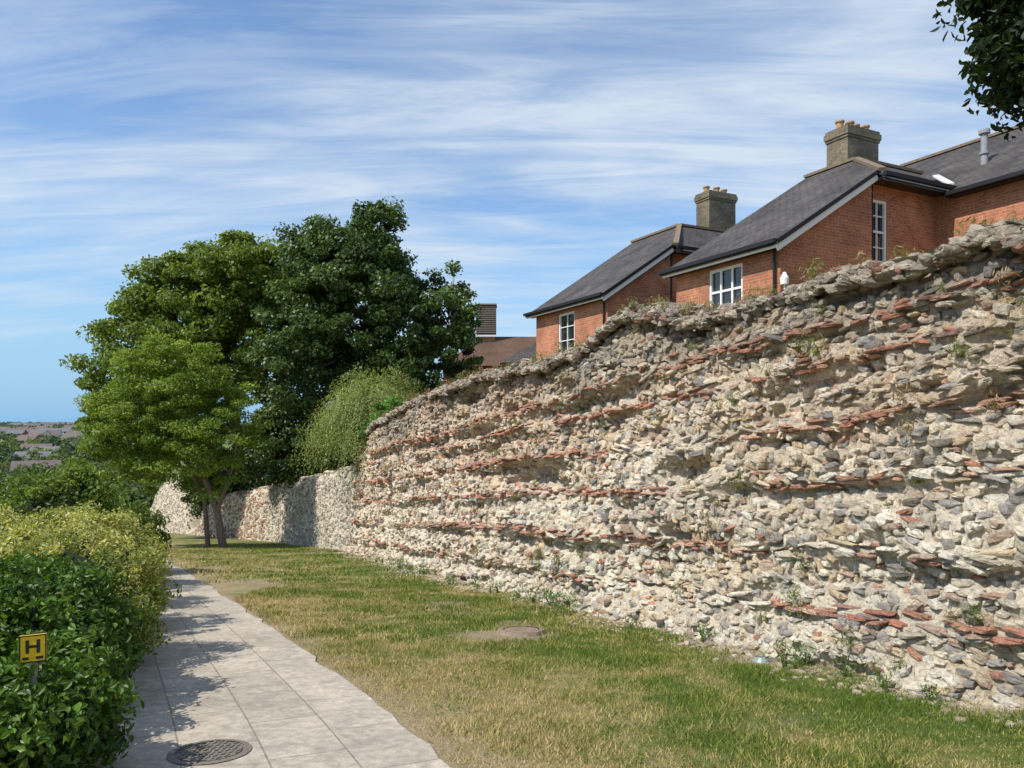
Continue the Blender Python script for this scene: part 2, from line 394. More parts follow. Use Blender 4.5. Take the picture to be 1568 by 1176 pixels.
wav=.05*vnoise(Ss*.45,Vs*.5,81)+.035*vnoise(Ss*1.4,Vs*.8,82)+.02*vnoise(Ss*3.7,Vs*4,83); Vs=Vs+wav+rng.normal(0,.012,len(Vs))+bw_*.6
pocket=np.clip(vnoise(Ss*1.7+5,Vs*5.5,53)-.52,0,.4)*1.5
keep=(Vs<topH(Ss)-.0)&(rng.random(len(Ss))>.13+pocket); Ss,Vs,Ls,Hh,Kd=[a[keep] for a in (Ss,Vs,Ls,Hh,Kd)]
red_extra=(rng.random(len(Ss))<.035+.17*np.clip(fnoise(Ss*.5,Vs*2.2,88,2),0,1))&(Kd==0)
n=len(Ss)
prot=np.where(Kd==1,rng.uniform(-.02,.055,n),rng.normal(-.012,.020,n))
big=(rng.random(n)<.07); prot=prot+big*.035
C=wpos(Ss,Vs,0.)
X,Y,tx_,ty__=atS(Ss)
tang=nrm(np.stack([tx_,ty__,-.107*np.ones(n)],-1)); out=np.stack([-ty__,tx_,0*tx_],-1); upv=nrm(np.cross(tang,out)); upv*=np.sign(upv[:,2:3])
C=C+out*(prot-.01)[:,None]
tilt=np.where(Kd==1,rng.normal(0,.07,n),rng.normal(0,.22,n))
hs=np.where(rng.random(n)<.3,1.45,1.)*Hh*.5*rng.uniform(.65,1.15,n)
red=(Kd==1)|red_extra
hs=np.where(red,np.minimum(hs,.022),hs)
A=tang*np.cos(tilt)[:,None]+upv*np.sin(tilt)[:,None]; Cz=-tang*np.sin(tilt)[:,None]+upv*np.cos(tilt)[:,None]
yaw=rng.normal(0,.22,n); A2=A*np.cos(yaw)[:,None]+out*np.sin(yaw)[:,None]; B2=-A*np.sin(yaw)[:,None]+out*np.cos(yaw)[:,None]
half=np.stack([Ls*.5*rng.uniform(.7,1.05,n),rng.uniform(.032,.06,n),hs],-1)
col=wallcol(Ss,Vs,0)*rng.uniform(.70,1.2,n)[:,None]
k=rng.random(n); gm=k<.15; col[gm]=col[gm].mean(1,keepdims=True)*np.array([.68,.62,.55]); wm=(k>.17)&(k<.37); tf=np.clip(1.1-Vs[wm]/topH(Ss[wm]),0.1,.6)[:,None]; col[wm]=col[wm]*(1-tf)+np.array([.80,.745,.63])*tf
dm_=(k>.37)&(k<.41); col[dm_]=col[dm_]*.4
bm_=(k>.80)&(k<.87); col[bm_]=col[bm_]*.45+np.array([.36,.21,.14])*.55
om=(k>.94); col[om]=col[om]*.5+np.array([.55,.38,.18])*.5
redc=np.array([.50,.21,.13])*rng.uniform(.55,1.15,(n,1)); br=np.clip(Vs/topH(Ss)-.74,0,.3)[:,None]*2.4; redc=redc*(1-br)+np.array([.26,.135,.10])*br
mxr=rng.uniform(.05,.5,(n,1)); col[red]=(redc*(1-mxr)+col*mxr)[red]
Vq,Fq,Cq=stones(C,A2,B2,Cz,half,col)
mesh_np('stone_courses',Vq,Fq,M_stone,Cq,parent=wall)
# far low flint part
n=5600; Ss=rng.uniform(s1-.2,s2,n); Vs=rng.uniform(0,3.8,n); keep=Vs<topH(Ss)-.03; Ss,Vs=Ss[keep],Vs[keep]; n=len(Ss)
C=wpos(Ss,Vs,-.012); X,Y,tx_,ty__=atS(Ss); tang=nrm(np.stack([tx_,ty__,-.1*np.ones(n)],-1)); out=np.stack([-ty__,tx_,0*tx_],-1); upv=np.tile(np.array([0,0,1.]),(n,1))
half=np.stack([rng.uniform(.05,.12,n),np.full(n,.04),rng.uniform(.035,.07,n)],-1)
col=np.array([.50,.44,.35])*rng.uniform(.5,1.3,(n,1)); rm=(Y>38)&(Y<48)&(rng.random(n)<.5); col[rm]=np.array([.36,.2,.13])*rng.uniform(.7,1.2,(rm.sum(),1))
Vq,Fq,Cq=stones(C,tang,out,upv,half,col); mesh_np('flint_facing',Vq,Fq,M_stone,Cq,parent=wall)
# top rubble
n=7500; Ss=rng.uniform(s0,s1+.5,n); q=rng.random(n)**1.5
X,Y,tx_,ty__=atS(Ss); e=-q*TH+.02
z=base_z(X,Y)+topH(Ss)+.10*np.sin(q*3.1)+rng.uniform(-.07,.03,n)-.06*(q<.1)
C=np.stack([X-ty__*e,Y+tx_*e,z],-1); ang=rng.uniform(0,6.28,n)
A=np.stack([np.cos(ang),np.sin(ang),rng.normal(0,.22,n)],-1);A=nrm(A); Bv=nrm(np.cross(A,np.array([0,0,1.])));Cz=np.cross(A,Bv)
half=np.stack([rng.uniform(.035,.11,n),rng.uniform(.035,.08,n),rng.uniform(.018,.045,n)],-1)
col=np.array([.35,.30,.23])*rng.uniform(.6,1.45,(n,1)); m_=rng.random(n)<.12; col[m_]=np.array([.3,.17,.12])
Vq,Fq,Cq=stones(C,A,Bv,Cz,half,col); mesh_np('top_rubble',Vq,Fq,M_stone,Cq,parent=wall)
# gravel at foot of wall
n=7500; Ss=rng.uniform(s0,s1,n); X,Y,tx_,ty__=atS(Ss); e=.42+np.abs(rng.normal(0,.25,n))
X=X-ty__*e; Y=Y+tx_*e; C=np.stack([X,Y,ground(X,Y)+.004],-1); ang=rng.uniform(0,6.28,n)
A=np.stack([np.cos(ang),np.sin(ang),0*ang],-1); Bv=np.stack([-np.sin(ang),np.cos(ang),0*ang],-1); Cz=np.tile(np.array([0,0,1.]),(n,1))
sz=.006+.024*rng.random(n)**3; half=np.stack([sz*1.3,sz,sz*.7],-1); col=np.array([.55,.45,.33])*rng.uniform(.6,1.2,(n,1))
Vq,Fq,Cq=stones(C,A,Bv,Cz,half,col); mesh_np('gravel',Vq,Fq,M_stone,Cq)

# ------------------------------------------------------------ foliage
def leafmesh(C,out,size,col,aspect=.55,simple=False,droop=0.,spread=.8):
    n=len(C); nn=nrm(out*1.0+rng.normal(0,spread,(n,3))); r=rng.normal(0,1,(n,3)); r[:,2]-=droop
    a=nrm(r-(r*nn).sum(1,keepdims=True)*nn); b=np.cross(nn,a); l=(size*rng.uniform(.65,1.25,n))[:,None]; w=l*aspect
    if simple:
        V=np.stack([C-a*l*.5,C+b*w*.5+a*l*.03,C+a*l*.5,C-b*w*.5+a*l*.03],1); F=(np.arange(n)[:,None]*4+np.arange(4)[None])
        return V.reshape(-1,3),F,np.repeat(col,4,0)
    f=nn*l*.1
    V=np.stack([C-a*l*.5,C+b*w*.45-a*l*.2+f,C+b*w*.42+a*l*.18+f,C+a*l*.5-f*.6,C-b*w*.42+a*l*.18+f,C-b*w*.45-a*l*.2+f],1)
    z_=0*np.arange(n)
    F=np.stack([np.stack([z_,z_+1,z_+2,z_+3],-1),np.stack([z_,z_+3,z_+4,z_+5],-1)],1)+(np.arange(n)*6)[:,None,None]
    return V.reshape(-1,3),F.reshape(-1,4),np.repeat(col,6,0)
def clumps(blobs,per,cr,leafper,lsize,c_dark,c_light,simple=True,shell=.6,aspect=.55,droop=0.,flat=.75,var=.3,lowcut=-.75):
    cs=[];ns=[];rs=[]
    for (c,r,w) in blobs:
        k=int(per*w); d=nrm(rng.normal(0,1,(k*2,3))); d=d[d[:,2]>lowcut][:k]
        rad=shell+(1.06-shell)*rng.random(len(d))**.7
        cs.append(np.array(c)+d*np.array(r)*rad[:,None]); ns.append(d*rad[:,None]); rs.append(cr*rng.uniform(.5,1.4,len(d)))
    cs=np.concatenate(cs);ns=np.concatenate(ns);rs=np.concatenate(rs)
    k=len(cs); rep=np.repeat(np.arange(k),leafper)
    d=nrm(rng.normal(0,1,(len(rep),3)))*(rng.random((len(rep),1))**.5)
    P=cs[rep]+d*rs[rep][:,None]*np.array([1,1,flat])
    out=nrm(d*.8+ns[rep]*.5+np.array([0,0,.35]))
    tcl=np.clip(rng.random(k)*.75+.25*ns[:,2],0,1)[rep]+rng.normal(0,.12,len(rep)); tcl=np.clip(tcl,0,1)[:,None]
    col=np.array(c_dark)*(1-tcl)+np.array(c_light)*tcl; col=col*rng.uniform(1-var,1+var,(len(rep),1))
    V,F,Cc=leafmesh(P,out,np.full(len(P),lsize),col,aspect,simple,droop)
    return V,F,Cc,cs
def tube(pts,rad,n=8):
    pts=np.array(pts,float); V=[];k=len(pts)
    for i in range(k):
        t=pts[min(i+1,k-1)]-pts[max(i-1,0)]; t/=np.linalg.norm(t)+1e-9
        u=np.cross(t,[.31,.9,.2]); u/=np.linalg.norm(u); w=np.cross(t,u)
        for j in range(n):
            a=2*math.pi*j/n; V.append(pts[i]+(u*math.cos(a)+w*math.sin(a))*rad[i])
    F=[(i*n+j,i*n+(j+1)%n,(i+1)*n+(j+1)%n,(i+1)*n+j) for i in range(k-1) for j in range(n)]
    return np.array(V),np.array(F)
def joinparts(parts):
    V=[];F=[];C=[];o=0
    for p in parts:
        V.append(p[0]);F.append(p[1]+o);o+=len(p[0])
        if len(p)>2: C.append(p[2])
    return np.concatenate(V),np.concatenate(F),(np.concatenate(C) if C else None)
def branches(stems,targets,r0,sub=True):
    parts=[]
    for st in stems: 
        parts.append(tube(st[0],st[1],10))
    ends=[np.array(st[0][-1]) for st in stems]; mids=[np.array(st[0][-2]) for st in stems]
    for t in targets:
        e=ends+mids; d=[np.linalg.norm(t-q) for q in e]; i=int(np.argmin(d)); s=e[i]
        m=(s+t)/2+np.array([random.uniform(-.1,.1),random.uniform(-.1,.1),.12])*d[i]
        q1=(s*.6+m*.4)+rng.normal(0,.03,3)*d[i]; q2=(m*.5+t*.5)+rng.normal(0,.04,3)*d[i]
        parts.append(tube([s,q1,m,q2,t],[r0,r0*.75,r0*.5,r0*.3,r0*.1],6))
    V,F,_=joinparts(parts); return V,F
def tree(name,stems,blobs,r0,nb,per,cr,lp,ls,cd,cl,**kw):
    e=empty(name)
    mat=kw.pop('mat',M_leaf)
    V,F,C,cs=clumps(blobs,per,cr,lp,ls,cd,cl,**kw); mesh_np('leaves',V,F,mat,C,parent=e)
    tg=cs[rng.choice(len(cs),min(nb,len(cs)),replace=False)]
    V,F=branches(stems,tg,r0); mesh_np('trunk_and_limbs',V,F,M_bark,parent=e,smooth=True); return e

z0=gz(-16.2,45.5)
tree('lime_tree',[([(-16.2,45.5,z0-.3),(-16.3,45.4,z0+2.5),(-16.8,45,z0+5),(-17,44.5,2)],[.5,.42,.36,.25]),
                  ([(-16.3,45.4,z0+2),(-14.8,45,z0+5),(-13.5,44.5,3.)],[.35,.28,.15])],
     [((-16.8,43,4.7),(5.0,5,4.7),1.2),((-20.3,42,3.0),(3.4,4,4.0),.75),((-12.8,43,5.4),(4.2,4,4.5),.9),((-14.9,41.5,7.9),(4.0,3.2,2.3),.7),((-18.2,41.5,6.4),(3.2,3,2.6),.4),((-20.4,41,-.5),(2.6,3,2.7),.35)],
     .13,40,160,.9,250,.24,(.085,.14,.02),(.22,.29,.045),shell=.70,flat=.55)
z0=gz(-7.5,40.5)
tree('sycamore_tree',[([(-7.5,40.5,z0-.3),(-7.4,40.4,z0+3),(-7.4,40,3),(-7.6,39.5,7)],[.45,.38,.28,.15]),
                      ([(-7.4,40.3,z0+2.5),(-5.5,39.6,3.),(-3.6,39,5.2)],[.28,.2,.08])],
     [((-8.,39,4.8),(3.9,4,4.6),1.2),((-8.6,38.5,8.1),(2.9,2.6,2.0),.55),((-6.9,38.5,9.9),(1.2,1.2,1.5),.16),((-10.4,38.5,9.2),(1.2,1.2,1.2),.12),((-5.1,39,3.7),(2.9,3,4.2),.55),((-10.8,38,2.8),(2.3,3,4.4),.5),((-10.6,37.2,-1.4),(2.6,2.2,2.4),.6),((-7.5,37.2,-1.2),(2.8,2.2,2.4),.5),((-6.5,38,-.5),(2.6,2.4,2.5),.35)],
     .11,60,180,.68,220,.22,(.035,.07,.016),(.105,.165,.038),shell=.66,flat=.65,mat=M_leafgloss)
z0=gz(-3.3,40)
tree('walnut_tree',[([(-3.3,40,z0-.3),(-3.3,40,z0+3),(-3.2,39.5,4.5)],[.2,.16,.08])],
     [((-3.2,38.8,5.3),(1.8,1.7,3.0),.6),((-4.2,38.8,2.5),(2.,2,2.6),.4),((-2.6,38.5,4.2),(.9,1.2,2.6),.2)],
     .05,70,75,.45,80,.24,(.05,.09,.018),(.15,.21,.05),shell=.3,flat=.6,mat=M_leafgloss)
z0=gz(-12.3,31.8)
tree('robinia_tree',[([(-12.3,31.6,z0-.2),(-12.6,31.6,z0+1.6),(-13.2,31.6,z0+3.2),(-13.9,31.7,-.6),(-14.4,31.7,1.2)],[.18,.14,.12,.10,.05]),
                     ([(-13.1,31.9,gz(-13.1,31.9)-.2),(-13.25,31.9,z0+2.),(-13.9,31.8,z0+3.6),(-15.3,31.8,-.4)],[.11,.09,.08,.04]),
                     ([(-12.6,31.6,z0+1.6),(-12.0,31.5,z0+3.2),(-11.6,31.4,-.6)],[.09,.07,.03])],
     [((-14.6,31.3,.5),(3.0,2.4,2.9),1.),((-16.3,31.2,-1.),(1.9,2,2.3),.5),((-12.6,31.2,-.3),(1.9,1.8,2.5),.45),((-14.2,30.8,2.0),(2.0,1.5,1.5),.3),((-14.,31,-2.2),(2.6,1.6,1.2),.28)],
     .045,55,170,.52,180,.145,(.11,.18,.02),(.25,.34,.05),shell=.45,flat=.5,aspect=.45)
# weeping shrub on the wall end
e=empty('tamarisk_bush'); nS=1800
d=nrm(rng.normal(0,1,(nS,3))); d[:,2]=np.abs(d[:,2]); c0=np.array([-5.35,28.7,-.4])
rr=rng.uniform(.5,1,(nS,1))*(1+.2*vnoise(d[:,0:1]*3,d[:,1:2]*3+d[:,2:3]*2,7))
P0=c0+d*np.array([1.85,1.6,2.5])*rr
K=26; tt=np.linspace(0,1,K); ln_=rng.uniform(.6,2.4,nS)
drp=np.stack([d[:,0:1]*tt*.8*ln_[:,None],d[:,1:2]*tt*.8*ln_[:,None],(.4*tt-1.35*tt**2)*ln_[:,None]],-1)
P=(P0[:,None,:]+drp+rng.normal(0,.03,(nS,K,3))).reshape(-1,3)
tc=np.repeat(np.clip(rng.random(nS)*.8+.3*d[:,2],0,1),K)[:,None]
col=np.array([.12,.165,.04])*(1-tc)+np.array([.36,.41,.14])*tc
outd=nrm(np.repeat(d,K,0)+np.array([0,0,.2]))
V,F,C=leafmesh(P,outd,np.full(len(P),.11),col*rng.uniform(.7,1.2,(len(col),1)),.25,True,2.2,.5); mesh_np('fronds',V,F,M_leaf,C,parent=e)
V,F=branches([([(-5.4,29,-2.4),(-5.4,29,-1.),(-5.4,28.9,.3)],[.12,.09,.04])],P0[::60],.03); mesh_np('stems',V,F,M_bark,parent=e,smooth=True)
V,F,C,_=clumps([((-4.1,26.6,.2),(.9,.7,.55),1),((-5.0,27.2,-.4),(.7,.6,.5),.6)],40,.25,120,.12,(.08,.17,.03),(.17,.32,.06)); mesh_np('ivy_on_wall',V,F,M_leaf,C)

# overhanging tree on the right (trunk stands behind the wall)
z0=gz(9.2,6.8)
tree('overhanging_ash_tree',[([(9.2,6.8,z0-.3),(9.1,6.8,3.),(8.6,6.8,4.5),(7.6,6.8,5.6)],[.3,.25,.2,.1]),([(8.8,6.8,3.6),(7.2,6.9,4.2),(5.8,7.,4.2)],[.12,.09,.03])],
     [((8.2,7.0,5.9),(3.5,3,2.6),1.5),((5.45,7.,3.75),(1.1,.8,.85),.55),((5.55,7.,3.2),(.75,.6,.42),.25),((6.1,7.,4.6),(1.95,1.,1.2),.7)],
     .03,40,120,.32,190,.11,(.012,.026,.007),(.04,.07,.018),shell=.3,simple=False,flat=.8,mat=M_leaf,aspect=.5)  # dark green leaves, base colour kept extra dark to stand in for backlighting

def bush(name,blobs,core=.74,**kw):
    e=empty(name); a=dict(per=70,cr=.2,leafper=110,lsize=.06,c_dark=(.02,.045,.01),c_light=(.07,.12,.02),simple=False,shell=.8,lowcut=-.9); m=kw.pop('mat',M_leaf); a.update(kw)
    V,F,C,_=clumps(blobs,**a); mesh_np('leaves',V,F,m,C,parent=e)
    parts=[]
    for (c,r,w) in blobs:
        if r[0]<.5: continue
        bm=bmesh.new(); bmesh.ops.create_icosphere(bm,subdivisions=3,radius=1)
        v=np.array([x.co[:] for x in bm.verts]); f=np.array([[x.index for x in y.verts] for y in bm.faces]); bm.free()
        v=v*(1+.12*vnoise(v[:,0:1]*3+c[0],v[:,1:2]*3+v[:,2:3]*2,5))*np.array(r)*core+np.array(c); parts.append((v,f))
    V,F,_=joinparts(parts); mesh_np('shaded_interior',V,F,M_core,parent=e,smooth=True); return e  # added near-black hull: blocks see-through, stands in for shade inside the bush
bush('laurel_hedge',[((-3.55,4.45,-1.85),(.72,.7,.55),1.2),((-3.75,5.2,-1.85),(.85,.8,.6),1.1),((-4.0,6.0,-1.85),(.8,.8,.62),1),((-4.5,6.7,-1.9),(.8,.7,.6),.8),((-4.7,5.3,-1.8),(.9,.9,.66),.9),((-3.5,3.7,-1.8),(.7,.7,.5),.6),((-2.85,4.1,-1.72),(.38,.3,.27),.35),((-2.75,4.45,-1.8),(.3,.3,.3),.3)],
     core=.64,per=130,leafper=130,lsize=.062,c_dark=(.03,.075,.012),c_light=(.13,.23,.03),mat=M_leafgloss,cr=.17,aspect=.5)
bush('flowering_hedge',[((-4.75,7.6,-1.95),(1.0,.95,.82),1.1),((-5.75,9.6,-2.15),(1.15,1.3,.9),1.3),((-6.95,11.8,-2.45),(1.15,1.4,.98),1.2),((-8.2,14.3,-2.8),(1.2,1.6,1.),1),((-6.1,8.0,-1.98),(1.2,1.2,.86),1.4),((-7.5,10.2,-2.2),(1.4,1.5,.98),1.3),((-6.9,7.,-1.98),(1.1,1.1,.88),1),((-10.2,17.5,-3.2),(1.3,1.9,1.1),.8)],
     per=130,leafper=120,lsize=.055,c_dark=(.09,.15,.02),c_light=(.58,.56,.22),cr=.2,aspect=.5,shell=.76)
bush('elder_shrub',[((-9.7,15.4,-2.35),(1.2,1.2,1.2),1),((-11.8,16.2,-2.5),(1.6,1.5,1.15),1),((-13.8,17.,-2.6),(1.7,1.6,1.2),.8),((-9.9,18.2,-3.0),(1.2,1.3,1.1),.6),((-12.6,21,-3.6),(1.4,1.6,1.3),.6),((-8.9,15.2,-1.65),(.6,.5,.55),.25)],
     per=110,leafper=120,lsize=.10,c_dark=(.06,.11,.018),c_light=(.20,.29,.05),cr=.33,core=.66)
bush('green_shrub',[((-19.5,31,-4.5),(1.8,1.8,1.4),1),((-21.8,33.5,-4.9),(2.2,2,1.6),1),((-25,36,-5.4),(2.4,2,1.8),1),((-20.5,28,-4.3),(2,2,1.3),.8)],
     per=80,leafper=120,lsize=.17,c_dark=(.07,.12,.02),c_light=(.22,.29,.06),cr=.5,simple=True,core=.68)
bush('dark_undergrowth',[((-10.4,39.,-2.6),(2.2,1.4,1.7),1),((-13.2,41.8,-3.),(2.2,1.5,1.9),1),((-16.,44.6,-3.4),(2.2,1.5,2.),1),((-19,47.6,-3.9),(2.2,1.6,2.2),1),((-7.6,35.6,-1.9),(1.6,1.3,1.3),.8)],
     per=80,leafper=110,lsize=.2,c_dark=(.03,.06,.014),c_light=(.10,.15,.035),cr=.55,simple=True,core=.7)
# weeds
def tufts(pts,outs,h,nb,cols):
    n=len(pts); rep=np.repeat(np.arange(n),nb); m=len(rep)
    d=nrm(outs[rep]*.6+rng.normal(0,.5,(m,3))+np.array([0,0,.6])); P=pts[rep]+d*(rng.random((m,1))*h[rep][:,None])
    return leafmesh(P,rng.normal(0,1,(m,3)),h[rep]*.35,cols[rep]*rng.uniform(.6,1.3,(m,1)),.16,True,-1.2)
n=620; s=rng.uniform(s0,s1,n); top=rng.random(n)<.62; H=topH(s); v=np.where(top,H+.02,H*rng.random(n)*.9+.1); P=wpos(s,v,.02)
X,Y,tx_,ty__=atS(s); out=np.stack([-ty__,tx_,0*s],-1); out[top]=np.array([0,0,1.]); e=-rng.random(n)*1.1
P[top,0]=(X-ty__*e)[top];P[top,1]=(Y+tx_*e)[top]; P[top,2]+=.05
cc=np.where(rng.random((n,1))<.5,np.array([[.32,.24,.13]]),np.array([[.17,.21,.06]]))
V,F,C=tufts(P,out,rng.uniform(.07,.24,n),70,cc); mesh_np('wall_weeds',V,F,M_leaf,C)
n=40; s=rng.uniform(s0,s1-6,n); X,Y,tx_,ty__=atS(s); e=rng.uniform(.45,.8,n); X=X-ty__*e;Y=Y+tx_*e; P=np.stack([X,Y,ground(X,Y)],-1)
V,F,C=tufts(P,np.tile(np.array([0,0,1.]),(n,1)),rng.uniform(.08,.3,n),110,np.tile(np.array([[.11,.19,.04]]),(n,1))); mesh_np('foot_weeds',V,F,M_leaf,C)

# grass blades
def blades(n,x0,x1,y0,y1,h,w,wedge=.78):
    X=rng.uniform(x0,x1,n);Y=rng.uniform(y0,y1,n); d=(X-np.interp(Y,Yd,Xd))*.895; pr=(X-pathR(Y))*.88
    dry,soil=dryf(X,Y)
    k=(d<-.42)&(pr>.04)&(np.abs(X)<wedge*Y+.5)&(rng.random(n)>soil*1.02)
    dens=fnoise(X*1.6,Y*1.6,91,3)*.4+.7; k&=rng.random(n)<dens
    X,Y,dry=X[k],Y[k],dry[k]; n=len(X); z=ground(X,Y)
    tuft=np.clip(fnoise(X*2.2,Y*2.2,92,2),-.5,1.2)
    a=rng.uniform(0,6.28,n); hh=h*rng.uniform(.5,1.5,n)*(1+.8*tuft); ww=w*rng.uniform(.7,1.3,n)
    le=rng.normal(0,.6,(n,2))*hh[:,None]
    B1=np.stack([X-np.cos(a)*ww,Y-np.sin(a)*ww,z-.004],-1);B2=np.stack([X+np.cos(a)*ww,Y+np.sin(a)*ww,z-.004],-1);T=np.stack([X+le[:,0],Y+le[:,1],z+hh],-1)
    V=np.stack([B1,B2,T],1).reshape(-1,3); F=np.arange(3*n).reshape(n,3); r=rng.random(n)
    return V,F,np.repeat(np.stack([dry-.08*tuft,0*r,r],-1),3,0)
parts=[blades(300000,-3,6,4.2,9,.032,.0035),blades(220000,-5,4,9,16,.038,.006),blades(120000,-14,2,16,34,.045,.012)]
V,F,C=joinparts(parts); mesh_np('grass',V,F,M_blade,C)
n=420; X=rng.uniform(-2,5,n); Y=rng.uniform(4.6,13,n); k=((X-np.interp(Y,Yd,Xd))<-.7)&((X-pathR(Y))>.15)&(fnoise(X,Y,133,2)>-.1); X,Y=X[k],Y[k]
P=np.stack([X,Y,ground(X,Y)],-1); V,F,C=tufts(P,np.tile(np.array([0,0,1.]),(len(X),1)),rng.uniform(.04,.10,len(X)),34,np.tile(np.array([[.12,.22,.035]]),(len(X),1))); mesh_np('lawn_weeds',V,F,M_leaf,C)

# ------------------------------------------------------------ houses
def wallface(mb,o,ax,wid,z0,z1,nr,ops=(),depth=.1,uoff=0.):
    o=Vector(o);ax=Vector(ax);nr=Vector(nr)
    xs=sorted({0,wid,*[a for p in ops for a in p[:2]]}); zs=sorted({z0,z1,*[a for p in ops for a in p[2:4]]})
    P=lambda a,z,d=0:(o.x+ax.x*a-nr.x*d,o.y+ax.y*a-nr.y*d,z)
    for i in range(len(xs)-1):
        for j in range(len(zs)-1):
            cx=(xs[i]+xs[i+1])/2;cz=(zs[j]+zs[j+1])/2
            if any(p[0]<cx<p[1] and p[2]<cz<p[3] for p in ops): continue
            mb.poly([P(xs[i],zs[j]),P(xs[i+1],zs[j]),P(xs[i+1],zs[j+1]),P(xs[i],zs[j+1])],[(xs[i]+uoff,zs[j]),(xs[i+1]+uoff,zs[j]),(xs[i+1]+uoff,zs[j+1]),(xs[i]+uoff,zs[j+1])])
    for (a0,a1,c0,c1) in [p[:4] for p in ops]:
        for A,B in (((a0,c0),(a1,c0)),((a1,c0),(a1,c1)),((a1,c1),(a0,c1)),((a0,c1),(a0,c0))):
            mb.poly([P(*A),P(*B),P(*B,depth),P(*A,depth)],[(0,0),(.3,0),(.3,.1),(0,.1)])
def window(fr,gl,sill,o,ax,nr,op,cols,rws,depth=.09):
    o=Vector(o);ax=Vector(ax);nr=Vector(nr);a0,a1,z0,z1=op; up=Vector((0,0,1))
    C=lambda a,z,d:Vector((o.x+ax.x*a-nr.x*d,o.y+ax.y*a-nr.y*d,z)); d=depth-.035; f=.07
    fr.obox(C((a0+a1)/2,z0+f/2,d),ax,nr,up,(a1-a0)/2,.03,f/2);fr.obox(C((a0+a1)/2,z1-f/2,d),ax,nr,up,(a1-a0)/2,.03,f/2)
    fr.obox(C(a0+f/2,(z0+z1)/2,d),ax,nr,up,f/2,.03,(z1-z0)/2-f);fr.obox(C(a1-f/2,(z0+z1)/2,d),ax,nr,up,f/2,.03,(z1-z0)/2-f)
    for i in range(1,cols): fr.obox(C(a0+(a1-a0)*i/cols,(z0+z1)/2,d+.004),ax,nr,up,.016 if not(cols==3) else .028,.02,(z1-z0)/2-f)
    for j in range(1,rws): fr.obox(C((a0+a1)/2,z0+(z1-z0)*j/rws,d+.008),ax,nr,up,(a1-a0)/2-f,.018,.014 if j*2!=rws else .028)
    gl.poly([C(a0,z0,depth),C(a1,z0,depth),C(a1,z1,depth),C(a0,z1,depth)])
    sill.obox(C((a0+a1)/2,z0-.03,-.02),ax,nr,up,(a1-a0)/2+.06,.07,.035)
def roofpoly(mb,pts,zf,along,th=.07):
    T=[(p[0],p[1],zf(p)) for p in pts]; B=[(x,y,z-th) for x,y,z in T]
    k=1.2; uv=[((p[1],p[0]*k) if along=='t' else (p[0],p[1]*k)) for p in pts]
    mb.poly(T,uv); mb.poly(B[::-1],uv[::-1]); n=len(T)
    for i in range(n):
        j=(i+1)%n; mb.poly([T[j],T[i],B[i],B[j]],[(0,0),(.1,0),(.1,.02),(0,.02)])
def chimney(parent,c,wx_,wy_,z0,z1,npots):
    m=MB(); x,y=c
    def bx(ex,a,b_): 
        for (o,axx,w,nr) in (((x-wx_/2-ex,y-wy_/2-ex),(1,0),wx_+2*ex,(0,-1)),((x+wx_/2+ex,y-wy_/2-ex),(0,1),wy_+2*ex,(1,0)),((x+wx_/2+ex,y+wy_/2+ex),(-1,0),wx_+2*ex,(0,1)),((x-wx_/2-ex,y+wy_/2+ex),(0,-1),wy_+2*ex,(-1,0))):
            wallface(m,(o[0],o[1],0),(axx[0],axx[1],0),w,a,b_,(nr[0],nr[1],0))
        for z in (a,b_): m.poly([(x-wx_/2-ex,y-wy_/2-ex,z),(x+wx_/2+ex,y-wy_/2-ex,z),(x+wx_/2+ex,y+wy_/2+ex,z),(x-wx_/2-ex,y+wy_/2+ex,z)])
    bx(0,z0,z1-.34); bx(.03,z1-.34,z1-.26); bx(.06,z1-.26,z1-.09); bx(.03,z1-.09,z1)
    m.build('chimney_stack',M_chim,parent)
    p=MB()
    for i in range(npots):
        px=x-wx_/2+wx_*(i+.5)/npots
        for (r0,r1,a,b_) in ((.14,.13,0,.06),(.115,.105,.06,.22),(.135,.135,.22,.27)): p.cyl((px,y+.04*(-1)**i),r0,r1,z1+a,z1+b_)
    p.build('chimney_pots',M_pot,parent)
    f=MB(); f.box(x-wx_/2-.05,x+wx_/2+.05,y-wy_/2-.05,y+wy_/2+.05,z0,z0+.5); f.build('lead_flashing',M_lead,parent)

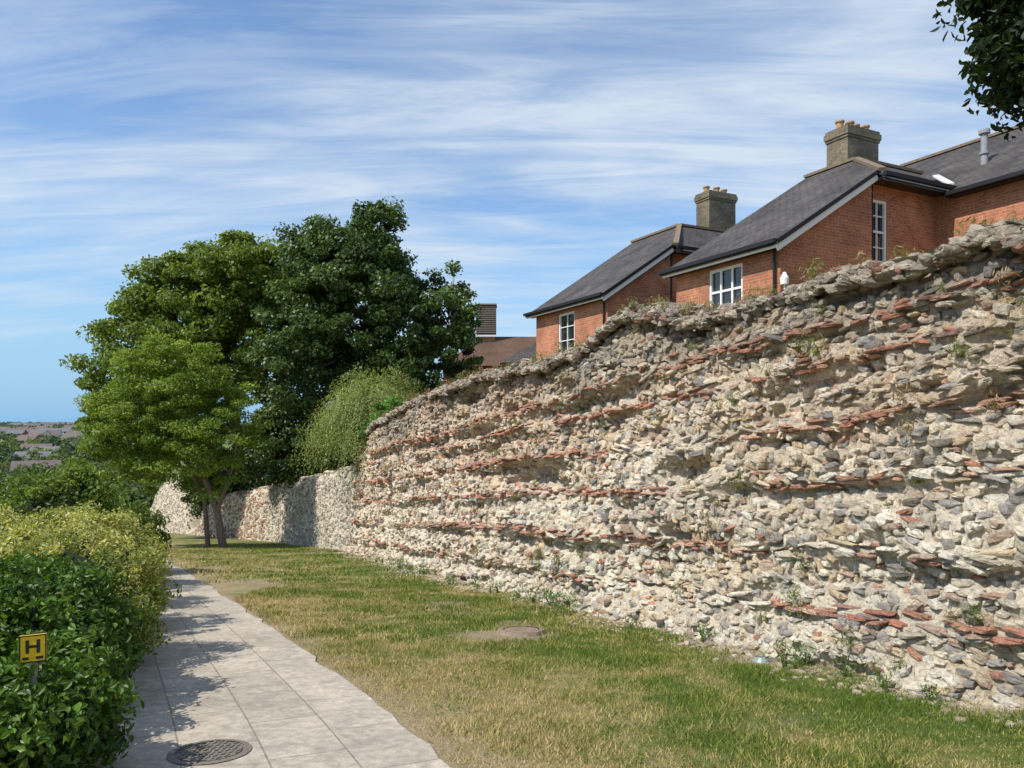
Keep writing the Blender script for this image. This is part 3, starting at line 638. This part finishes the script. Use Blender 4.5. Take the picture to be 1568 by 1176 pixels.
def house(C,LB,sl_,tlen,Lend,win_f,win_f_cols,win_g,chim,apex_s=2.2,right_range=False):
    e=empty('brick_house',(C[0],C[1],0),math.radians(26.57))
    zE=4.2; z0=-4; zB=zE+sl_*LB; br=MB();fr=MB();gl=MB();si=MB();rf=MB();wh=MB();bk=MB();rd=MB()
    rec=.14
    wallface(br,(0,tlen,0),(0,-1,0),tlen,z0,zE-.02,(-1,0,0),[(tlen-win_f[1],tlen-win_f[0],win_f[2],win_f[3])])
    window(fr,gl,si,(0,tlen,0),(0,-1,0),(-1,0,0),(tlen-win_f[1],tlen-win_f[0],win_f[2],win_f[3]),win_f_cols[0],win_f_cols[1])
    wallface(br,(0,0,0),(1,0,0),LB,z0,zE-.02,(0,-1,0),uoff=.1)
    br.poly([(0,0,zE-.02),(LB,0,zE-.02),(LB,0,zB-.05),],[(.1,zE-.02),(LB+.1,zE-.02),(LB+.1,zB-.05)])
    ops=[(win_g[0]-LB,win_g[1]-LB,win_g[2],win_g[3])] if win_g else []
    wallface(br,(LB,rec,0),(1,0,0),Lend-LB,z0,zB-.12,(0,-1,0),ops,uoff=.3)
    br.poly([(LB,0,z0),(LB,rec,z0),(LB,rec,zB-.06),(LB,0,zB-.06)],[(0,z0),(rec,z0),(rec,zB),(0,zB)])
    if win_g: window(fr,gl,si,(LB,rec,0),(1,0,0),(0,-1,0),ops[0],2,4)
    wallface(br,(Lend+3,tlen,0),(-1,0,0),Lend+3,z0,zE-.02,(0,1,0)); wallface(br,(Lend+3,rec,0),(0,1,0),tlen-rec,z0,zE-.02,(1,0,0))
    wallface(br,(Lend,rec,0),(1,0,0),3,z0,zE,(0,-1,0))
    zR=zE+sl_*(LB+apex_s); LR=LB+apex_s
    br.poly([(0,tlen,zE-.02),(LR,tlen,zR-.1),(2*LR,tlen,zE-.02)][::-1])
    tN=tlen+.3
    roofpoly(rf,[(-.32,-.22),(LB,-.22),(LB,-.3),(LR,apex_s),(LR,tN),(-.32,tN)],lambda p:zE+sl_*p[0]+.06,'t')
    roofpoly(rf,[(LR,apex_s),(2*LR+.3,apex_s),(2*LR+.3,tN),(LR,tN)],lambda p:zR-sl_*(p[0]-LR)+.058,'t')
    Lr=Lend+2.4
    roofpoly(rf,[(LB-.02,-.34),(Lend+.1,-.34),(Lr+.4,apex_s),(LR,apex_s)],lambda p:zB+(zR-zB)/apex_s*p[1]+.064,'L')
    roofpoly(rf,[(LR,apex_s),(Lr+.4,apex_s),(Lr+.4,apex_s+3),(LR,apex_s+3)],lambda p:zR-sl_*(p[1]-apex_s)+.052,'L')
    rd.beam((LR,apex_s,zR+.09),(LR,tN,zR+.09),.2,.08); rd.beam((LB,-.3,zB+.06),(LR,apex_s,zR+.09),.18,.08); rd.beam((LR,apex_s,zR+.09),(Lr,apex_s,zR+.09),.2,.08)
    wh.beam((-.3,-.17,zE-.28),(LB-.02,-.17,zB-.095),.03,.15); bk.beam((-.3,-.20,zE-.13),(LB-.02,-.20,zB+.03),.05,.09)
    wh.beam((-.27,-.14,zE-.20),(-.27,tN-.05,zE-.20),.03,.12); bk.beam((-.36,-.2,zE-.12),(-.36,tN,zE-.12),.11,.09)
    bk.box(-.24,-.004,-.13,tN-.06,zE-.235,zE-.205)
    bk.beam((LB-.02,-.38,zB-.06),(Lend,-.38,zB-.06),.11,.1)
    bk.box(LB-.01,Lend,-.3,rec-.005,zB-.16,zB-.13)
    bk.cyl((LB+.1,rec-.06),.035,.035,0,zB-.1,10); bk.cyl((-.07,.12),.035,.035,0,zE-.15,10)
    chimney(e,chim[0],1.35,.75,zE+1.5,chim[1],4 if right_range else 3)
    if right_range:
        zq=6.06; x0=Lend
        wallface(br,(x0,rec,0),(0,-1,0),11,z0,zq-.08,(-1,0,0),[(4.2,5.,3.9,5.5)])
        window(fr,gl,si,(x0,rec,0),(0,-1,0),(-1,0,0),(4.2,5.,3.9,5.5),2,4)
        wallface(br,(x0,-10.86,0),(1,0,0),8,z0,zq-.08,(0,-1,0))
        roofpoly(rf,[(x0-.34,-11),(x0+4,-11),(x0+4,4.),(x0-.34,-.3)],lambda p:zq+.62*(p[0]-x0)+.03,'t')
        roofpoly(rf,[(x0+4,-11),(x0+8.3,-11),(x0+8.3,8.),(x0+4,4.)],lambda p:zq+.62*4-.62*(p[0]-x0-4)+.025,'t')
        roofpoly(rf,[(x0+4,4.),(x0+8.3,8.),(x0+0,8.)],lambda p:zq+.62*4-.62*(p[1]-4)+.028,'L')
        rd.beam((x0+4,-11,zq+2.54),(x0+4,4,zq+2.54),.2,.08)
        bk.beam((x0-.38,-11,zq-.2),(x0-.38,-.4,zq-.2),.11,.1); bk.box(x0-.3,x0-.004,-11,-.34,zq-.27,zq-.24)
        wh.beam((x0+.0,-.28,zq+.14),(x0+1.15,.9,zq+.88),.16,.05)
        fl=MB(); fl.cyl((7.2,-.3),.085,.085,6.7,7.75,14); fl.cyl((7.2,-.3),.12,.12,7.2,7.26,14); fl.cyl((7.2,-.3),.14,.14,7.75,7.85,14); fl.build('flue_pipe',M_lead,e)
        la=MB(); la.cyl((-.02,-.14),.09,.10,3.12,3.26,14); la.cyl((-.02,-.14),.1,.03,3.26,3.4,14); la.cyl((-.02,-.14),.02,.02,2.6,3.12,8); la.build('wall_lamp',M_white,e)
    br.build('brick_walls',M_brick,e);fr.build('window_frames',M_white,e);gl.build('window_glass',M_glass,e);si.build('window_sills',M_white,e)
    rf.build('slate_roof',M_slate,e);wh.build('bargeboards',M_white,e);bk.build('gutters',M_black,e);rd.build('ridge_tiles',M_ridge,e)
    return e
house((6.17,17.),3.1,.62,3.7,5.8,(1.2,2.4,2.72,3.88),(3,2),(3.2,3.86,4.0,5.6),((6.15,3.0),8.75),2.2,True)
house((3.1,24.),2.55,.67,4.85,5.8,(2.05,3.15,2.4,3.86),(2,3),None,((6.9,2.6),9.0),2.15)

e=empty('brown_roofed_hall',(0,0,0)); br=MB();rf=MB();bk=MB()
wallface(br,(-4.2,45,0),(1,0,0),9,-5,3.4,(0,-1,0)); wallface(br,(-4.2,53,0),(0,-1,0),8,-5,3.4,(-1,0,0)); wallface(br,(4.8,45,0),(0,1,0),8,-5,3.4,(1,0,0))
def hip(mb,x0,x1,y0,y1,z0,zr,ins):
    ym=(y0+y1)/2; A=(x0,y0,z0);B=(x1,y0,z0);Cc=(x1,y1,z0);D=(x0,y1,z0);R0=(x0+ins,ym,zr);R1=(x1-ins,ym,zr); k=1.2
    mb.poly([A,B,R1,R0],[(x0,0),(x1,0),(x1-ins,(ym-y0)*k),(x0+ins,(ym-y0)*k)]);mb.poly([Cc,D,R0,R1],[(x1,0),(x0,0),(x0+ins,(ym-y0)*k),(x1-ins,(ym-y0)*k)])
    mb.poly([D,A,R0],[(y1,0),(y0,0),(ym,ins*k)]);mb.poly([B,Cc,R1],[(y0,0),(y1,0),(ym,ins*k)])
hip(rf,-4.6,5.2,44.6,53.4,3.35,5.6,3.)
rf.build('tiled_roof',M_tile,e); br.build('brick_walls',M_brick,e)
vt=MB(); vt.box(-2.3,-1.1,48.2,49.4,4.6,5.7); vt.build('ventilator_base',M_tile,e)
vt=MB()
for i in range(13): 
    z=5.75+i*.14; vt.box(-2.35,-1.05,48.15,49.45,z,z+.07)
vt.box(-2.25,-1.15,48.25,49.35,5.7,7.55); vt.box(-2.4,-1.,48.1,49.5,7.57,7.66); vt.build('ventilator_louvres',mat_plain('louvre',(.22,.18,.15),.7,6,.2,0),e)
vt=MB(); vt.beam((-2.42,48.0,5.55),(-.98,48.0,5.55),.05,.12); vt.build('flashing',M_white,e)
e=empty('grey_roofed_annexe'); rf=MB(); hip(rf,-.6,3.5,36.5,41,2.9,4.1,1.8); rf.build('slate_roof',M_slate,e); br=MB(); wallface(br,(-.3,36.8,0),(1,0,0),3.6,-4,2.95,(0,-1,0));wallface(br,(-.3,40.7,0),(0,-1,0),3.9,-4,2.95,(-1,0,0)); br.build('brick_walls',M_brick,e)

# ------------------------------------------------------------ hydrant marker sign
e=empty('hydrant_sign',(-2.72,4.2,-1.29),math.radians(25))
m=MB(); m.box(-.066,.066,-.006,.006,-.078,.078); m.build('yellow_plate',M_yellow,e)
m=MB(); 
for x0,x1,za,zb in ((-.035,-.018,-.025,.05),(.018,.035,-.025,.05),(-.018,.018,.005,.02),(-.05,-.02,-.060,-.045),(.015,.05,-.060,-.045)): m.box(x0,x1,-.0095,-.0065,za,zb)
for x0,x1,za,zb in ((-.066,.066,.071,.078),(-.066,.066,-.078,-.071),(-.066,-.060,-.071,.071),(.060,.066,-.071,.071)): m.box(x0,x1,-.009,-.0065,za,zb)
m.build('black_markings',M_black,e)
m=MB(); m.box(-.02,.02,.007,.04,-.8,.05); m.build('post',M_concrete,e)

# ------------------------------------------------------------ distant town and trees
def townhouse(x,y,w,d,h,rh,wallm,roofm,rz,floors=2):
    zt=gz(x,y)-1; e=empty('town_house',(x,y,zt),rz); a=MB(); b=MB(); c=MB(); h=h+1
    a.box(-w/2,w/2,-d/2,d/2,0,h)
    for s_ in(-1,1): a.poly([(s_*w/2,-d/2,h),(s_*w/2,d/2,h),(s_*w/2,0,h+rh)])
    for s_ in(-1,1): b.poly([(-w/2-.3,s_*(d/2+.3),h-.1),(w/2+.3,s_*(d/2+.3),h-.1),(w/2+.3,0,h+rh+.1),(-w/2-.3,0,h+rh+.1)])
    nw=max(2,int(w/3))
    for f in range(floors):
        for i in range(nw):
            cx=-w/2+w*(i+.5)/nw; zz=1+(h-1)*(f+.35)/floors; c.box(cx-.6,cx+.6,-d/2-.03,-d/2-.005,zz,zz+1.4)
    a.build('walls',wallm,e); b.build('roof',roofm,e); c.build('windows',M_glass,e)
M_cream=mat_plain('render_cream',(.62,.61,.58),.9,1,.1,0); M_farbrick=mat_plain('far_brick',(.28,.19,.15),.9,1,.2,0); M_farroof=mat_plain('far_roof',(.15,.12,.11),.9,1,.2,0); M_greyroof=mat_plain('far_grey_roof',(.15,.15,.16),.8,1,.2,0)
townhouse(-165,262,9,8,3.5,1.8,M_cream,M_greyroof,.1,2); townhouse(-183,285,10,8,3.5,2.2,M_farbrick,M_farroof,.3,2)
townhouse(-309,500,20,10,7,2,M_cream,M_greyroof,.15,3); townhouse(-345,520,16,10,6,3,M_farbrick,M_farroof,.2,3)
townhouse(-108,168,9,7,2.6,2.2,M_farbrick,M_farroof,.5,2); townhouse(-139,215,9,7,3,2.2,M_cream,M_greyroof,.2,2)
for i in range(46):
    y=random.uniform(330,1050); x=-y*random.uniform(.56,.72); townhouse(x,y,random.uniform(7,13),8,random.uniform(3.5,6),2.5,random.choice([M_cream,M_farbrick,M_farbrick]),random.choice([M_greyroof,M_farroof,M_farroof]),random.uniform(-.4,.6),2)
P=[];O=[];Cc=[];Sz=[]
for i in range(2600):
    y=75*math.exp(random.random()*3.1); x=-y*(random.uniform(.5,.78) if random.random()<.8 else random.uniform(-.6,1.1)); 
    if y<150 and x>-y*.45: continue
    r=random.uniform(2.0,3.4)*(1 if y<300 else 1.2); k=170 if y<160 else (100 if y<400 else 60)
    if y<200 : r*=.8
    z=gz(x,y); d=nrm(rng.normal(0,1,(k,3))); d[:,2]=np.abs(d[:,2])*1.3-.3; w=1+.25*vnoise(d[:,0]*2.5+i,d[:,1]*2.5+d[:,2]*2,i)[:,None]
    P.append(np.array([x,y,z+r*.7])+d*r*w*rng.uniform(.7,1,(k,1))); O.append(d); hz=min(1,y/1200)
    g=np.array(random.choice([(.06,.10,.03),(.10,.15,.04),(.16,.19,.05),(.05,.08,.03)]))*(1-hz*.6)+np.array([.12,.19,.18])*hz*.6  # haze put into the colour: trees blend to blue-green with distance
    Cc.append(np.tile(g,(k,1))*rng.uniform(.6,1.35,(k,1))); Sz.append(np.full(k,r*(.28 if y<160 else .4)))
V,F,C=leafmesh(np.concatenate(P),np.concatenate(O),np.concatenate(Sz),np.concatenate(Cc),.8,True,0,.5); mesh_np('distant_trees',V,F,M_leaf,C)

# ------------------------------------------------------------ sky, sun, camera
sun=Vector((-.54,-.33,.775)).normalized()
w=bpy.data.worlds.new('World'); scene.world=w; w.use_nodes=True; nt=w.node_tree; bg=nt.nodes['Background']
sky=N(nt,'ShaderNodeTexSky'); sky.sky_type='NISHITA'; sky.sun_disc=False; sky.sun_elevation=math.asin(sun.z); sky.sun_rotation=math.atan2(sun.x,sun.y)
sky.air_density=1.0; sky.dust_density=.1; sky.ozone_density=3.0; sky.altitude=50
tc=N(nt,'ShaderNodeTexCoord'); sp=N(nt,'ShaderNodeSeparateXYZ'); L(nt,tc.outputs['Generated'],sp.inputs[0])
zc=math_(nt,'ADD',math_(nt,'MAXIMUM',sp.outputs[2],0.),.16)
cb=N(nt,'ShaderNodeCombineXYZ'); L(nt,math_(nt,'DIVIDE',sp.outputs[0],zc),cb.inputs[0]); L(nt,math_(nt,'DIVIDE',sp.outputs[1],zc),cb.inputs[1])
def cl(scale,rot,sx,sy,dist,off,det=7,ro=.6):
    mp=N(nt,'ShaderNodeMapping'); mp.inputs['Rotation'].default_value=(0,0,rot); mp.inputs['Scale'].default_value=(sx,sy,1); mp.inputs['Location'].default_value=off
    L(nt,cb.outputs[0],mp.inputs[0]); return noise(nt,scale,det,ro,mp.outputs[0],dist)
a=cl(1.15,.16,.55,1.4,1.3,(3.1,1.7,0),6,.52); b_=cl(2.6,.1,.45,2.2,1.5,(7,2,0),8,.62); c_=cl(.6,-.1,.9,1.6,.5,(4.2,5,0),3)
f=math_(nt,'ADD',math_(nt,'MULTIPLY',a,.45),math_(nt,'ADD',math_(nt,'MULTIPLY',b_,.27),math_(nt,'MULTIPLY',c_,.28)))
cm=ramp(nt,f,[(.43,.10),(.51,.42),(.60,.92)])
hz=ramp(nt,sp.outputs[2],[(.06,.0),(.13,1.)])
cm2=math_(nt,'MULTIPLY',cm,hz)
hs_=N(nt,'ShaderNodeHueSaturation'); hs_.inputs['Saturation'].default_value=1.12; hs_.inputs['Value'].default_value=1.22; L(nt,sky.outputs[0],hs_.inputs['Color'])
lowmix=ramp(nt,sp.outputs[2],[(.0,1.),(.30,0.)])
base=mixc(nt,lowmix,hs_.outputs[0],(1.9,3.7,5.7))
colr=mixc(nt,cm2,base,(4.8,5.5,6.3)); L(nt,colr,bg.inputs['Color']); bg.inputs['Strength'].default_value=.145
ld=bpy.data.lights.new('sun','SUN'); ld.energy=5.0; ld.angle=math.radians(.5); ld.color=(1,.955,.88)
lo=bpy.data.objects.new('sun',ld); lo.rotation_euler=sun.to_track_quat('Z','Y').to_euler(); lo.location=(-20,-10,30); scene.collection.objects.link(lo)
cd=bpy.data.cameras.new('camera'); cd.lens=26; cd.sensor_width=36; cd.shift_y=57/1568; cd.clip_end=6000; cd.clip_start=.05
co=bpy.data.objects.new('camera',cd); co.rotation_euler=(math.radians(90),0,0); scene.collection.objects.link(co); scene.camera=co
